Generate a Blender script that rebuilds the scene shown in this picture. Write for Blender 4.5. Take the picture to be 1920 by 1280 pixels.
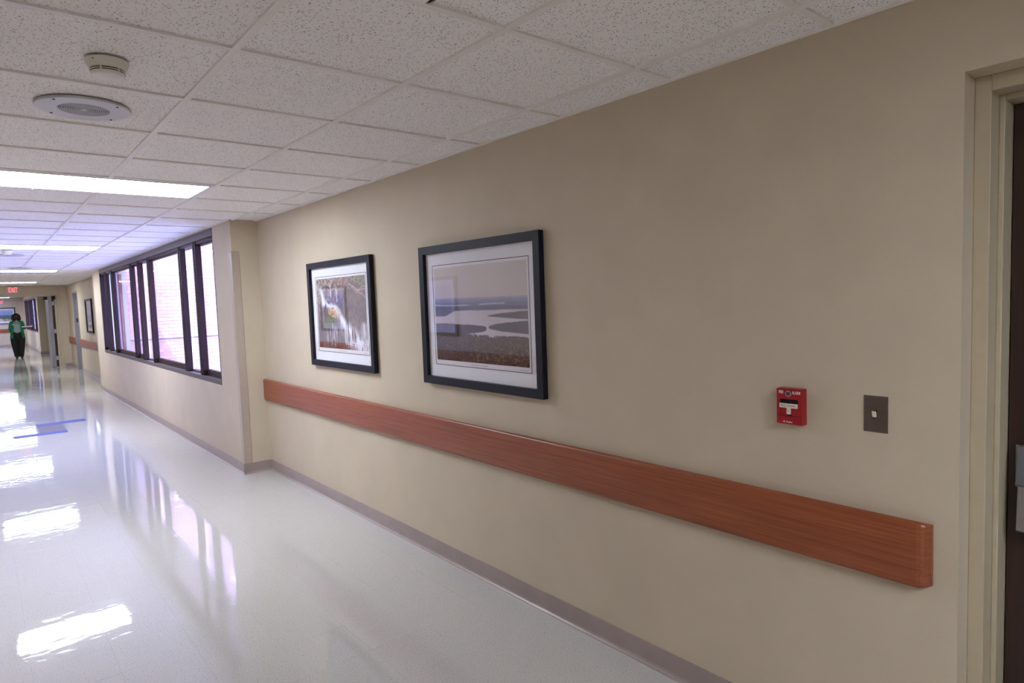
import bpy, bmesh, math, random
import numpy as np
from mathutils import Vector, Matrix
random.seed(7); rng = np.random.default_rng(7)
for o in list(bpy.data.objects): bpy.data.objects.remove(o)
SC = bpy.context.scene
COL = SC.collection

# ------------------------------------------------------------------ key sizes (metres)
S = 0.6096                 # ceiling module
HC = 2.422                 # ceiling height
CAMZ = 1.614
XW = 2.132                 # right wall
XB = 1.882                 # face of the window wall that stands proud of it
XL = -0.80                 # left wall
X0, Y0 = 0.688, 2.1467     # a tee crossing
YC, YE = 6.331, 15.60      # window wall begins / ends
YP = 23.30                 # cross partition
YEND = 41.0
YBACK = -6.5

# ------------------------------------------------------------------ camera
cam_d = bpy.data.cameras.new('camera'); cam = bpy.data.objects.new('camera', cam_d); COL.objects.link(cam)
yaw, pitch, roll = 0.6943, -0.0699, -0.0359
fw = Vector((math.sin(yaw)*math.cos(pitch), math.cos(yaw)*math.cos(pitch), math.sin(pitch)))
rt = Vector((math.cos(yaw), -math.sin(yaw), 0)); up = rt.cross(fw)
r2 = rt*math.cos(roll) + up*math.sin(roll); u2 = -rt*math.sin(roll) + up*math.cos(roll)
cam.matrix_world = Matrix(((r2.x, u2.x, -fw.x, 0), (r2.y, u2.y, -fw.y, 0), (r2.z, u2.z, -fw.z, CAMZ), (0, 0, 0, 1)))
cam_d.sensor_width = 36; cam_d.lens = 1201.09/1920*36; cam_d.clip_start = 0.02; cam_d.clip_end = 300
SC.camera = cam
def cam_px(p):
    d = Vector(p) - Vector((0, 0, CAMZ)); z = d.dot(fw)
    if z < 0.05: return None
    return 960 + 1201.09*d.dot(r2)/z, 640 - 1201.09*d.dot(u2)/z

# ------------------------------------------------------------------ world, sun, exposure
W = bpy.data.worlds.new('world'); SC.world = W; W.use_nodes = True
bg = W.node_tree.nodes['Background']; bg.inputs[0].default_value = (0.30, 0.46, 1.0, 1); bg.inputs[1].default_value = 14.0
sun_d = bpy.data.lights.new('sun', 'SUN'); sun_d.energy = 5.0; sun_d.angle = 0.01; sun_d.color = (1.0, 0.95, 0.9)
sun = bpy.data.objects.new('sun', sun_d); COL.objects.link(sun); sun.location = (-4, -6, 12)
sun.rotation_euler = Vector((0.30, 0.60, -0.74)).to_track_quat('-Z', 'Y').to_euler()
LAMP = 32.0                 # radiance of the fluorescent lenses
vs = SC.view_settings; vs.view_transform = 'Standard'; vs.look = 'None'; vs.exposure = 0.0; vs.gamma = 1.0; vs.use_curve_mapping = False

# ------------------------------------------------------------------ materials
def lin(r, g, b):
    f = lambda c: (c/255/12.92) if c/255 <= 0.04045 else ((c/255+0.055)/1.055)**2.4
    return (f(r), f(g), f(b), 1)
class NT:
    def __init__(s, name):
        s.m = bpy.data.materials.new(name); s.m.use_nodes = True; s.t = s.m.node_tree; s.t.nodes.clear()
        s.out = s.n('ShaderNodeOutputMaterial')
    def n(s, typ, ins=None, **kw):
        x = s.t.nodes.new(typ)
        for k, v in kw.items(): setattr(x, k, v)
        for k, v in (ins or {}).items():
            if hasattr(v, 'links') or isinstance(v, bpy.types.NodeSocket): s.t.links.new(v, x.inputs[k])
            else: x.inputs[k].default_value = v
        return x
    def link(s, a, b): s.t.links.new(a, b)
    def surf(s, sh): s.t.links.new(sh, s.out.inputs[0]); return s.m
    def coord(s, scale=(1, 1, 1), kind='Object', rot=(0, 0, 0)):
        c = s.n('ShaderNodeTexCoord'); mp = s.n('ShaderNodeMapping', {'Vector': c.outputs[kind], 'Scale': scale, 'Rotation': rot}); return mp.outputs[0]
    def noise(s, vec, scale, detail=3, rough=0.6): return s.n('ShaderNodeTexNoise', {'Vector': vec, 'Scale': scale, 'Detail': detail, 'Roughness': rough}).outputs[0]
    def ramp(s, fac, stops):
        r = s.n('ShaderNodeValToRGB', {'Fac': fac}); e = r.color_ramp.elements
        while len(e) < len(stops): e.new(0.5)
        for i, (p, c) in enumerate(stops): e[i].position = p; e[i].color = c
        return r.outputs[0]
    def bump(s, h, strength, dist, normal=None):
        b = s.n('ShaderNodeBump', {'Height': h, 'Strength': strength, 'Distance': dist})
        if normal is not None: s.link(normal, b.inputs['Normal'])
        return b.outputs[0]
def plain(name, col, rough=0.5, metal=0.0, var=0.06, vscale=20, bump=0.0, bscale=150, spec=0.5):
    t = NT(name); v = t.coord()
    n = t.noise(v, vscale)
    c0 = tuple(c*(1-var) for c in col[:3])+(1,); c1 = tuple(min(1, c*(1+var)) for c in col[:3])+(1,)
    p = t.n('ShaderNodeBsdfPrincipled', {'Base Color': t.ramp(n, [(0.3, c0), (0.7, c1)]), 'Roughness': rough, 'Metallic': metal, 'Specular IOR Level': spec})
    if bump: t.link(t.bump(t.noise(v, bscale, 4), bump, 0.002), p.inputs['Normal'])
    return t.surf(p.outputs[0])
def emis(name, col, strength):
    t = NT(name); return t.surf(t.n('ShaderNodeEmission', {'Color': col, 'Strength': strength}).outputs[0])

M = {}
def mk_wall(name, c):                       # vinyl wall covering, fine woven relief
    t = NT(name); v = t.coord()
    n1 = t.noise(v, 3.0, 2); n2 = t.noise(v, 260, 2)
    w = t.noise(t.coord((1, 1, 0.35)), 420, 1)
    mx = t.n('ShaderNodeMath', {0: n2, 1: w}, operation='ADD').outputs[0]
    col = t.ramp(t.n('ShaderNodeMath', {0: n1, 1: t.n('ShaderNodeMath', {0: mx, 1: 0.25}, operation='MULTIPLY').outputs[0]}, operation='ADD').outputs[0],
                 [(0.35, tuple(x*0.93 for x in c[:3])+(1,)), (1.0, tuple(x*1.05 for x in c[:3])+(1,))])
    p = t.n('ShaderNodeBsdfPrincipled', {'Base Color': col, 'Roughness': 0.62, 'Specular IOR Level': 0.3, 'Normal': t.bump(mx, 0.25, 0.0015)})
    return t.surf(p.outputs[0])
M['wall'] = mk_wall('wall_vinyl', lin(199, 184, 162))
M['frame_paint'] = plain('frame_paint', lin(190, 176, 150), 0.4, var=0.03)
M['base'] = plain('cove_base', lin(158, 142, 138), 0.35, var=0.05, vscale=9)
M['guard'] = plain('guard_vinyl', lin(176, 160, 146), 0.4, var=0.03, bump=0.15, bscale=300)

def mk_tile():
    t = NT('ceiling_tile_mineral'); c = t.n('ShaderNodeTexCoord'); oi = t.n('ShaderNodeObjectInfo')
    off = t.n('ShaderNodeVectorMath', {0: c.outputs['Object'], 1: oi.outputs['Location']}, operation='ADD').outputs[0]
    v = t.n('ShaderNodeMapping', {'Vector': off, 'Scale': (1, 1.0, 1)}).outputs[0]
    warp = t.n('ShaderNodeTexNoise', {'Vector': v, 'Scale': 30.0, 'Detail': 2})
    v2 = t.n('ShaderNodeVectorMath', {0: v, 1: t.n('ShaderNodeVectorMath', {0: warp.outputs[1], 'Scale': 0.02}, operation='SCALE').outputs[0]}, operation='ADD').outputs[0]
    v3 = t.n('ShaderNodeMapping', {'Vector': v2, 'Scale': (0.62, 1.3, 1)}).outputs[0]
    vo = t.n('ShaderNodeTexVoronoi', {'Vector': v3, 'Scale': 150.0, 'Randomness': 1.0}).outputs['Distance']
    n = t.noise(v, 90, 2)
    thr = t.n('ShaderNodeMath', {0: t.n('ShaderNodeMath', {0: n, 1: 0.55}, operation='MULTIPLY').outputs[0], 1: 0.075}, operation='SUBTRACT').outputs[0]
    d = t.n('ShaderNodeMath', {0: vo, 1: thr}, operation='SUBTRACT').outputs[0]
    f = t.n('ShaderNodeMapRange', {'Value': d, 'From Min': -0.05, 'From Max': 0.07}).outputs[0]
    col = t.ramp(f, [(0.0, lin(112, 101, 94)), (1.0, lin(250, 247, 245))])
    p = t.n('ShaderNodeBsdfPrincipled', {'Base Color': col, 'Roughness': 0.85, 'Specular IOR Level': 0.2, 'Normal': t.bump(f, 0.5, 0.002)})
    return t.surf(p.outputs[0])
M['tile'] = mk_tile()
M['tee'] = plain('tee_enamel', lin(240, 235, 230), 0.45, var=0.02)
M['slab'] = plain('plenum_slab', lin(150, 140, 128), 0.9)

def mk_floor(name, tint):
    t = NT(name); c = t.n('ShaderNodeTexCoord'); oi = t.n('ShaderNodeObjectInfo')
    off = t.n('ShaderNodeVectorMath', {0: c.outputs['Object'], 1: oi.outputs['Location']}, operation='ADD').outputs[0]
    n1 = t.noise(off, 150, 3); n2 = t.noise(off, 330, 2); n3 = t.noise(off, 2.2, 2)
    a = t.ramp(n1, [(0.32, tuple(x*0.42 for x in tint[:3])+(1,)), (0.39, tuple(x*0.93 for x in tint[:3])+(1,)), (0.62, tint), (0.70, tuple(min(1, x*1.12) for x in tint[:3])+(1,))])
    b = t.ramp(n2, [(0.32, (0.60, 0.58, 0.56, 1)), (0.44, (1, 1, 1, 1))])
    mx = t.n('ShaderNodeMix', {0: 0.8, 6: a, 7: b}, data_type='RGBA', blend_type='MULTIPLY').outputs[2]
    rr = t.ramp(t.noise(off, 1.3, 3), [(0.3, (0.02,)*3+(1,)), (0.75, (0.07,)*3+(1,))])
    wv = t.n('ShaderNodeMapping', {'Vector': off, 'Scale': (0.55, 1.0, 1)}).outputs[0]
    h = t.n('ShaderNodeMath', {0: t.noise(wv, 7.0, 2), 1: t.n('ShaderNodeMath', {0: t.noise(wv, 34, 2), 1: 0.16}, operation='MULTIPLY').outputs[0]}, operation='ADD').outputs[0]
    p = t.n('ShaderNodeBsdfPrincipled', {'Base Color': mx, 'Roughness': rr, 'Specular IOR Level': 0.62, 'Normal': t.bump(h, 0.5, 0.0024)})
    return t.surf(p.outputs[0])
M['floor'] = mk_floor('floor_vinyl_tile', lin(201, 196, 191))
M['floor_grey'] = plain('worn_grey_tile', lin(112, 105, 114), 0.75, var=0.12, vscale=140)
M['joint'] = plain('floor_joint', lin(168, 160, 152), 0.5)
M['seam'] = plain('seam_strip', lin(120, 110, 98), 0.4)
M['tape'] = plain('blue_tape', lin(52, 66, 140), 0.6, var=0.12, vscale=60)

def mk_wood(name, cols, axis):
    t = NT(name); sc = [2.2, 2.2, 2.2]
    sc = {'y': (30, 1.1, 60), 'x': (1.1, 30, 60), 'z': (40, 40, 1.2)}[axis]
    v = t.coord(sc); n = t.noise(v, 1.6, 6, 0.62); n2 = t.noise(t.coord(tuple(s*4 for s in sc)), 2.0, 3)
    mx = t.n('ShaderNodeMath', {0: t.n('ShaderNodeMath', {0: n, 1: 0.7}, operation='MULTIPLY').outputs[0], 1: t.n('ShaderNodeMath', {0: n2, 1: 0.3}, operation='MULTIPLY').outputs[0]}, operation='ADD').outputs[0]
    p = t.n('ShaderNodeBsdfPrincipled', {'Base Color': t.ramp(mx, [(0.30, cols[0]), (0.5, cols[1]), (0.70, cols[2])]), 'Roughness': 0.36, 'Specular IOR Level': 0.5, 'Normal': t.bump(mx, 0.08, 0.001)})
    return t.surf(p.outputs[0])
cherry = [lin(112, 54, 28), lin(144, 75, 43), lin(163, 91, 56)]
M['wood'] = mk_wood('cherry_woodgrain', cherry, 'y'); M['woodx'] = mk_wood('cherry_woodgrain_cross', cherry, 'x')
M['darkwood'] = mk_wood('dark_door_veneer', [lin(36, 20, 16), lin(50, 30, 24), lin(62, 38, 30)], 'z')
M['black'] = plain('black_frame_lacquer', lin(20, 20, 31), 0.5, var=0.15, vscale=8, spec=0.25)
M['mat'] = plain('mat_board', lin(232, 230, 236), 0.8, var=0.01)
M['ink'] = plain('mat_line_ink', lin(52, 50, 60), 0.7)
M['white'] = plain('white_plastic', lin(228, 222, 212), 0.4, var=0.02)
M['offwhite'] = plain('aged_white_plastic', lin(228, 222, 210), 0.5, var=0.04)
M['grille'] = plain('speaker_enamel', lin(198, 196, 200), 0.4, var=0.02)
M['meshgrey'] = plain('speaker_mesh', lin(178, 176, 180), 0.5, var=0.02)
M['dark'] = plain('dark_void', lin(22, 20, 20), 0.8)
M['steel'] = plain('brushed_steel', lin(176, 176, 182), 0.3, metal=0.9, var=0.05)
M['steelplate'] = plain('bronze_steel_plate', lin(120, 108, 104), 0.33, metal=0.85, var=0.08)
M['greydoor'] = plain('grey_steel_paint', lin(142, 137, 144), 0.4, var=0.04)
M['pewter'] = plain('pewter_plastic', lin(104, 102, 108), 0.4, var=0.04)
M['cream'] = plain('cream_toggle', lin(232, 224, 190), 0.35, var=0.02)
M['red'] = plain('red_enamel', lin(156, 15, 27), 0.38, var=0.05)
M['reddark'] = plain('red_recess', lin(120, 12, 22), 0.5)
M['redink'] = plain('red_ink', lin(190, 40, 50), 0.6)
M['whiteink'] = plain('white_ink', lin(240, 238, 236), 0.5)
M['bronze'] = plain('bronze_aluminium', lin(46, 25, 20), 0.5, var=0.12, vscale=6, spec=0.2)
M['alu'] = plain('grey_aluminium', lin(96, 86, 84), 0.5, var=0.05, spec=0.3)
M['lens'] = emis('fluorescent_lens', (0.885, 0.975, 1.10, 1), LAMP)
M['fix'] = plain('fixture_white', lin(226, 224, 226), 0.4, var=0.02)
M['exitglow'] = emis('exit_letter_glow', (1.0, 0.12, 0.14, 1), 2.6)
M['exitcase'] = plain('exit_case', lin(196, 188, 178), 0.45, var=0.03)
M['mortar'] = plain('mortar', lin(222, 184, 180), 0.9)
def mk_brick():
    t = NT('pink_brick'); oi = t.n('ShaderNodeObjectInfo'); c = t.coord()
    n = t.noise(c, 14, 4)
    mixf = t.n('ShaderNodeMath', {0: t.n('ShaderNodeMath', {0: oi.outputs['Random'], 1: 0.6}, operation='MULTIPLY').outputs[0], 1: t.n('ShaderNodeMath', {0: n, 1: 0.4}, operation='MULTIPLY').outputs[0]}, operation='ADD').outputs[0]
    p = t.n('ShaderNodeBsdfPrincipled', {'Base Color': t.ramp(mixf, [(0.15, lin(212, 162, 160)), (0.5, lin(221, 175, 172)), (0.85, lin(226, 186, 180))]), 'Roughness': 0.85, 'Normal': t.bump(t.noise(c, 90, 4), 0.4, 0.004)})
    return t.surf(p.outputs[0])
M['brick'] = mk_brick()
M['pierbrick'] = plain('dark_pier_brick', lin(128, 84, 72), 0.85, var=0.18, vscale=9, bump=0.3, bscale=80)
M['concrete'] = plain('paving', lin(190, 184, 178), 0.9, var=0.08, vscale=5, bump=0.3, bscale=60)
def mk_glass(name, tint, f0):                # single-reflection sheet glass (Schlick), clear for the light that passes
    t = NT(name); g_ = t.n('ShaderNodeNewGeometry')
    dt = t.n('ShaderNodeVectorMath', {0: g_.outputs['Incoming'], 1: g_.outputs['Normal']}, operation='DOT_PRODUCT').outputs['Value']
    om = t.n('ShaderNodeMath', {0: 1.0, 1: t.n('ShaderNodeMath', {0: dt}, operation='ABSOLUTE').outputs[0]}, operation='SUBTRACT', use_clamp=True).outputs[0]
    p5 = t.n('ShaderNodeMath', {0: om, 1: 5.0}, operation='POWER').outputs[0]
    f = t.n('ShaderNodeMath', {0: p5, 1: 1-f0, 2: f0}, operation='MULTIPLY_ADD').outputs[0]
    f = t.n('ShaderNodeMath', {0: f, 1: t.n('ShaderNodeMath', {0: 1.0, 1: g_.outputs['Backfacing']}, operation='SUBTRACT').outputs[0]}, operation='MULTIPLY').outputs[0]
    mx = t.n('ShaderNodeMixShader', {0: f, 1: t.n('ShaderNodeBsdfTransparent', {'Color': tint}).outputs[0], 2: t.n('ShaderNodeBsdfGlossy', {'Color': (1, 1, 1, 1), 'Roughness': 0.0}).outputs[0]})
    return t.surf(mx.outputs[0])
M['pglass'] = mk_glass('picture_glass', (1, 1, 1, 1), 0.085)
M['wglass'] = mk_glass('tinted_window_glass', (0.97, 0.895, 0.98, 1), 0.06)
def mk_vcol(name):
    t = NT(name); a = t.n('ShaderNodeVertexColor', layer_name='Col')
    p = t.n('ShaderNodeBsdfPrincipled', {'Base Color': a.outputs[0], 'Roughness': 0.75, 'Specular IOR Level': 0.2}); return t.surf(p.outputs[0])
M['print'] = mk_vcol('art_print')
M['skin'] = plain('skin', lin(66, 42, 33), 0.5, var=0.05)
M['hair'] = plain('black_hair', lin(24, 18, 18), 0.5, var=0.2, vscale=60)
M['green'] = plain('green_knit', lin(8, 132, 92), 0.8, var=0.1, vscale=40, bump=0.3)
M['blouse'] = plain('grey_green_blouse', lin(150, 170, 162), 0.7, var=0.05)
M['trouser'] = plain('black_trouser', lin(20, 20, 22), 0.8, var=0.15)
M['shoe'] = plain('black_shoe', lin(18, 17, 17), 0.4)
M['paper'] = plain('paper', lin(226, 222, 226), 0.7, var=0.02)

# ------------------------------------------------------------------ mesh helpers
def wloc(o):
    v = Vector((0, 0, 0))
    while o: v = v + o.location; o = o.parent
    return v
def prop(o, label=None, cat=None, group=None, kind=None):
    if label: o['label'] = label
    if cat: o['category'] = cat
    if group: o['group'] = group
    if kind: o['kind'] = kind
    return o
class MB:
    def __init__(s): s.v = []; s.f = []; s.mi = []
    def add(s, vs, fs, mi=0):
        b = len(s.v); s.v += [tuple(v) for v in vs]; s.f += [tuple(i+b for i in f) for f in fs]; s.mi += [mi]*len(fs); return s
    def box(s, x0, x1, y0, y1, z0, z1, mi=0):
        if x0 > x1: x0, x1 = x1, x0
        if y0 > y1: y0, y1 = y1, y0
        if z0 > z1: z0, z1 = z1, z0
        return s.add([(x0,y0,z0),(x1,y0,z0),(x1,y1,z0),(x0,y1,z0),(x0,y0,z1),(x1,y0,z1),(x1,y1,z1),(x0,y1,z1)],
              [(0,3,2,1),(4,5,6,7),(0,1,5,4),(1,2,6,5),(2,3,7,6),(3,0,4,7)], mi)
    def prism(s, prof, a0, a1, axis):          # prof: list of 2D points (counter-clockwise seen along +axis); axis 'x','y','z'
        n = len(prof)
        P = {'y': lambda p, a: (p[0], a, p[1]), 'x': lambda p, a: (a, p[0], p[1]), 'z': lambda p, a: (p[0], p[1], a)}[axis]
        vs = [P(p, a0) for p in prof]+[P(p, a1) for p in prof]
        fs = [(i, (i+1) % n, n+(i+1) % n, n+i) for i in range(n)]+[tuple(range(n-1, -1, -1)), tuple(range(n, 2*n))]
        return s.add(vs, fs)
    def lathe(s, prof, c, n=40, axis='z', sgn=1):   # prof: (r, h)
        vs = []; fs = []
        for r, h in prof:
            for k in range(n):
                a = 2*math.pi*k/n; ca, sa = r*math.cos(a), r*math.sin(a)
                if axis == 'z': vs.append((c[0]+ca, c[1]+sa, c[2]+sgn*h))
                elif axis == 'x': vs.append((c[0]+sgn*h, c[1]+ca, c[2]+sa))
                else: vs.append((c[0]+ca, c[1]+sgn*h, c[2]+sa))
        m = len(prof)
        for i in range(m-1):
            for k in range(n): fs.append((i*n+k, i*n+(k+1) % n, (i+1)*n+(k+1) % n, (i+1)*n+k))
        fs.append(tuple(range(n))); fs.append(tuple((m-1)*n+k for k in range(n)))
        return s.add(vs, fs)
    def ring(s, r0, r1, z0, z1, c, n=40, axis='z', sgn=1):
        prof = [(r0, z0), (r1, z0), (r1, z1), (r0, z1), (r0, z0)]
        vs = []; fs = []
        for r, h in prof:
            for k in range(n):
                a = 2*math.pi*k/n; ca, sa = r*math.cos(a), r*math.sin(a)
                vs.append((c[0]+ca, c[1]+sa, c[2]+sgn*h) if axis == 'z' else ((c[0]+sgn*h, c[1]+ca, c[2]+sa) if axis == 'x' else (c[0]+ca, c[1]+sgn*h, c[2]+sa)))
        for i in range(4):
            for k in range(n): fs.append((i*n+k, i*n+(k+1) % n, (i+1)*n+(k+1) % n, (i+1)*n+k))
        return s.add(vs, fs)
    def tube(s, pts, rad, n=12):               # pts list of Vector; rad list of r or (ra, rb)
        pts = [Vector(p) for p in pts]; vs = []; fs = []
        for i, p in enumerate(pts):
            d = (pts[min(i+1, len(pts)-1)]-pts[max(i-1, 0)]).normalized()
            a = Vector((1, 0, 0)) if abs(d.x) < 0.85 else Vector((0, 1, 0))
            e1 = (a - d*a.dot(d)).normalized(); e2 = d.cross(e1)
            r = rad[i]; ra, rb = r if isinstance(r, tuple) else (r, r)
            for k in range(n):
                t = 2*math.pi*k/n; vs.append(p+e1*ra*math.cos(t)+e2*rb*math.sin(t))
        for i in range(len(pts)-1):
            for k in range(n): fs.append((i*n+k, i*n+(k+1) % n, (i+1)*n+(k+1) % n, (i+1)*n+k))
        fs.append(tuple(range(n-1, -1, -1))); fs.append(tuple((len(pts)-1)*n+k for k in range(n)))
        return s.add(vs, fs)
    def ball(s, c, r, n=16):
        rx, ry, rz = r if isinstance(r, tuple) else (r, r, r); vs = []; fs = []; m = n//2
        for i in range(m+1):
            th = math.pi*(i+0.001)/(m+0.002)
            for k in range(n):
                a = 2*math.pi*k/n; vs.append((c[0]+rx*math.sin(th)*math.cos(a), c[1]+ry*math.sin(th)*math.sin(a), c[2]+rz*math.cos(th)))
        for i in range(m):
            for k in range(n): fs.append((i*n+k, (i+1)*n+k, (i+1)*n+(k+1) % n, i*n+(k+1) % n))
        fs.append(tuple(range(n))); fs.append(tuple(m*n+k for k in range(n-1, -1, -1)))
        return s.add(vs, fs)
    def mesh(s, name, mats, origin=(0, 0, 0), smooth=False):
        me = bpy.data.meshes.new(name); o = Vector(origin)
        me.from_pydata([tuple(Vector(v)-o) for v in s.v], [], s.f)
        mats = mats if isinstance(mats, list) else [mats]
        for m in mats: me.materials.append(M[m])
        if len(mats) > 1: me.polygons.foreach_set('material_index', s.mi)
        bm = bmesh.new(); bm.from_mesh(me); bmesh.ops.recalc_face_normals(bm, faces=bm.faces); bm.to_mesh(me); bm.free()
        if smooth:
            me.polygons.foreach_set('use_smooth', [True]*len(me.polygons))
            try: me.set_sharp_from_angle(angle=math.radians(35))
            except Exception: pass
        return me
    def build(s, name, mats, parent=None, smooth=False, bevel=0, loc=None, segs=2):
        org = wloc(parent) if parent else Vector((0, 0, 0))
        if parent is None and loc is not None: org = Vector(loc)
        o = bpy.data.objects.new(name, s.mesh(name, mats, org, smooth)); COL.objects.link(o)
        if parent: o.parent = parent
        elif loc is not None: o.location = loc
        if bevel:
            b = o.modifiers.new('bevel', 'BEVEL'); b.width = bevel; b.segments = segs; b.limit_method = 'ANGLE'
            if smooth is False and segs > 2: o.data.polygons.foreach_set('use_smooth', [True]*len(o.data.polygons))
        return o
def empty(name, loc, rz=0):
    o = bpy.data.objects.new(name, None); COL.objects.link(o); o.location = loc; o.rotation_euler = (0, 0, rz); o.empty_display_size = 0.1; return o
def inst(name, me, parent, loc):
    o = bpy.data.objects.new(name, me); COL.objects.link(o); o.parent = parent; o.location = Vector(loc)-wloc(parent); return o
def copy_tree(o, parent=None):
    c = o.copy(); COL.objects.link(c); c.parent = parent
    for ch in o.children: copy_tree(ch, c)
    return c
def text(name, body, size, mat, parent, pos, xdir, align='CENTER', extrude=0.0004, width=1.0, bold=0.0):
    cu = bpy.data.curves.new(name, 'FONT'); cu.body = body; cu.size = size; cu.align_x = align; cu.align_y = 'CENTER'; cu.extrude = extrude; cu.resolution_u = 3; cu.offset = bold
    tmp = bpy.data.objects.new('tmp', cu); COL.objects.link(tmp); bpy.context.view_layer.update()
    me = bpy.data.meshes.new_from_object(tmp.evaluated_get(bpy.context.evaluated_depsgraph_get()))
    bpy.data.objects.remove(tmp); me.name = name; me.materials.clear(); me.materials.append(M[mat])
    x = Vector(xdir); z = Vector((0, 0, 1)); n = x.cross(z)
    me.transform(Matrix(((x.x*width, z.x, n.x, 0), (x.y*width, z.y, n.y, 0), (x.z*width, z.z, n.z, 0), (0, 0, 0, 1))))
    o = bpy.data.objects.new(name, me); COL.objects.link(o); o.parent = parent; o.location = Vector(pos)-wloc(parent); return o
def structure(name, mb, mat, parent=None, **k):
    o = mb.build(name, mat, parent, **k)
    if parent is None: o['kind'] = 'structure'
    return o

# ================================================================== SHELL
# right wall: near part with door recess, far recessed part with opening
DY0, DY1, DZ = -0.47, 0.5746, 2.185          # near door recess
OY0, OY1, OZ = 20.85, 21.80, 2.18            # opening beyond the window wall
TOP = 2.75
m = MB()
m.box(XW, XW+0.30, YBACK, DY0, 0, TOP).box(XW, XW+0.30, DY1, YC+0.1, 0, TOP).box(XW, XW+0.30, DY0, DY1, DZ, TOP).box(XW+0.305, XW+0.36, DY0-0.2, DY1+0.2, 0, TOP)  # last box: unseen slab added behind the door to stop sky light leaking in
structure('wall_right', m, 'wall')
m = MB()
m.box(XW, XW+0.30, YE-0.25, OY0, 0, TOP).box(XW, XW+0.30, OY1, 31.5, 0, TOP).box(XW, XW+0.30, OY0, OY1, OZ, TOP).box(XW+0.305, XW+0.36, OY0-0.2, OY1+0.2, 0, TOP)  # last box added out of view behind the opening, blocks sky light
structure('wall_right_recess', m, 'wall')
# window wall (proud), window from y WY0..WY1, z WZ0..ceiling
WY0, WY1, WZ0, WZ1 = 6.925, 14.66, 0.815, 2.412
m = MB()
m.box(XB, XB+0.30, YC, WY0, 0, TOP).box(XB, XB+0.30, WY1, YE, 0, TOP).box(XB, XB+0.30, WY0, WY1, 0, WZ0).box(XB, XB+0.30, WY0, WY1, WZ1, TOP)
structure('wall_window_side', m, 'wall')
FB0, FB1, FW0, FW1 = 31.5, YEND, 32.1, 39.9   # second window wall beyond the partition
m = MB()
m.box(XB, XB+0.30, FB0, FW0, 0, TOP).box(XB, XB+0.30, FW1, FB1, 0, TOP).box(XB, XB+0.30, FW0, FW1, 0, 0.84).box(XB, XB+0.30, FW0, FW1, 2.32, TOP)
structure('wall_window_side_far', m, 'wall')
structure('wall_left', MB().box(XL-0.2, XL, YBACK, YEND, 0, TOP), 'wall')
structure('wall_back', MB().box(XL-0.2, XW+0.3, YBACK-0.2, YBACK, 0, TOP), 'wall')
structure('wall_end', MB().box(XL-0.2, XB+0.3, YEND, YEND+0.2, 0, TOP), 'wall')
# partition with wide opening
PX0, PX1, PZ = -0.62, 1.80, 2.11
m = MB().box(XL, PX0, YP, YP+0.16, 0, HC).box(PX1, XW, YP, YP+0.16, 0, HC).box(PX0, PX1, YP, YP+0.16, PZ, HC)
structure('wall_partition', m, 'wall')

# ceiling: plenum slab, added to keep sky light out of the tile gaps, + tiles and tees
ceil_o = structure('ceiling', MB().box(XL-0.2, XW+0.35, YBACK-0.2, YP, HC+0.05, HC+0.25).box(XL-0.2, XW+0.35, YP, YEND+0.2, HC+0.002, HC+0.25), ['slab'])
FIX = {-6, 4, 12, 21, 30}
xs = [XL, X0-2*S, X0-S, X0, X0+S, X0+2*S]
TW = 0.024
tile_cache = {}
def ceil_tile(xa, xb, ya, yb):
    key = (round(xb-xa, 4), round(yb-ya, 4))
    if key not in tile_cache:
        w, d = (xb-xa)/2, (yb-ya)/2
        tile_cache[key] = MB().box(-w, w, -d, d, 0, 0.016).mesh('ceiling_tile', 'tile')
    inst('ceiling_tile', tile_cache[key], ceil_o, ((xa+xb)/2, (ya+yb)/2, HC+0.008))
for j in range(-14, 35):
    ya, yb = Y0+j*S, Y0+(j+1)*S
    yb = min(yb, YP)
    if yb-ya < 0.02 or ya < YBACK: continue
    right = XB if (ya > YC-0.3 and yb < YE+0.3) else XW
    cols = list(zip(xs[:-1], xs[1:]))
    if right > xs[-1]: cols.append((xs[-1], right))
    else: cols[-1] = (xs[-2], right)
    for ci, (xa, xb) in enumerate(cols):
        if j in FIX and ci in (2, 3): continue
        if j == -2 and ci == 3: xa = 1.016
        ceil_tile(xa+TW/2 if ci else xa, xb-TW/2 if abs(xb-right) > 1e-6 else xb, ya+TW/2, yb-TW/2)
# strip filling the recess ends of the window-wall rows
for j in range(-14, 35):
    y = Y0+j*S
    if YBACK < y < YP:
        right = XB if YC < y < YE else XW
        if j in FIX or (j-1) in FIX:      # broken where a light sits
            pass
        MB().box(XL, right, y-TW/2, y+TW/2, HC, HC+0.03).build('cross_tee', 'tee', ceil_o)
for i in range(-2, 3):
    x = X0+i*S
    if x > XB: segs = [(YBACK, YC), (YE, YP)]
    elif i == 0:
        cuts = sorted(FIX); segs = []; a = YBACK
        for j in cuts: segs.append((a, Y0+j*S)); a = Y0+(j+1)*S
        segs.append((a, YP))
    else: segs = [(YBACK, YP)]
    for a, b in segs: MB().box(x-TW/2, x+TW/2, a, b, HC-0.0006, HC+0.03).build('main_tee', 'tee', ceil_o)
for a, b, x in ((YBACK, YC, XW), (YC, YE, XB), (YE, YP, XW)):
    MB().box(x-0.022, x, a, b, HC-0.0004, HC+0.028).build('wall_angle', 'tee', ceil_o)

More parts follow.
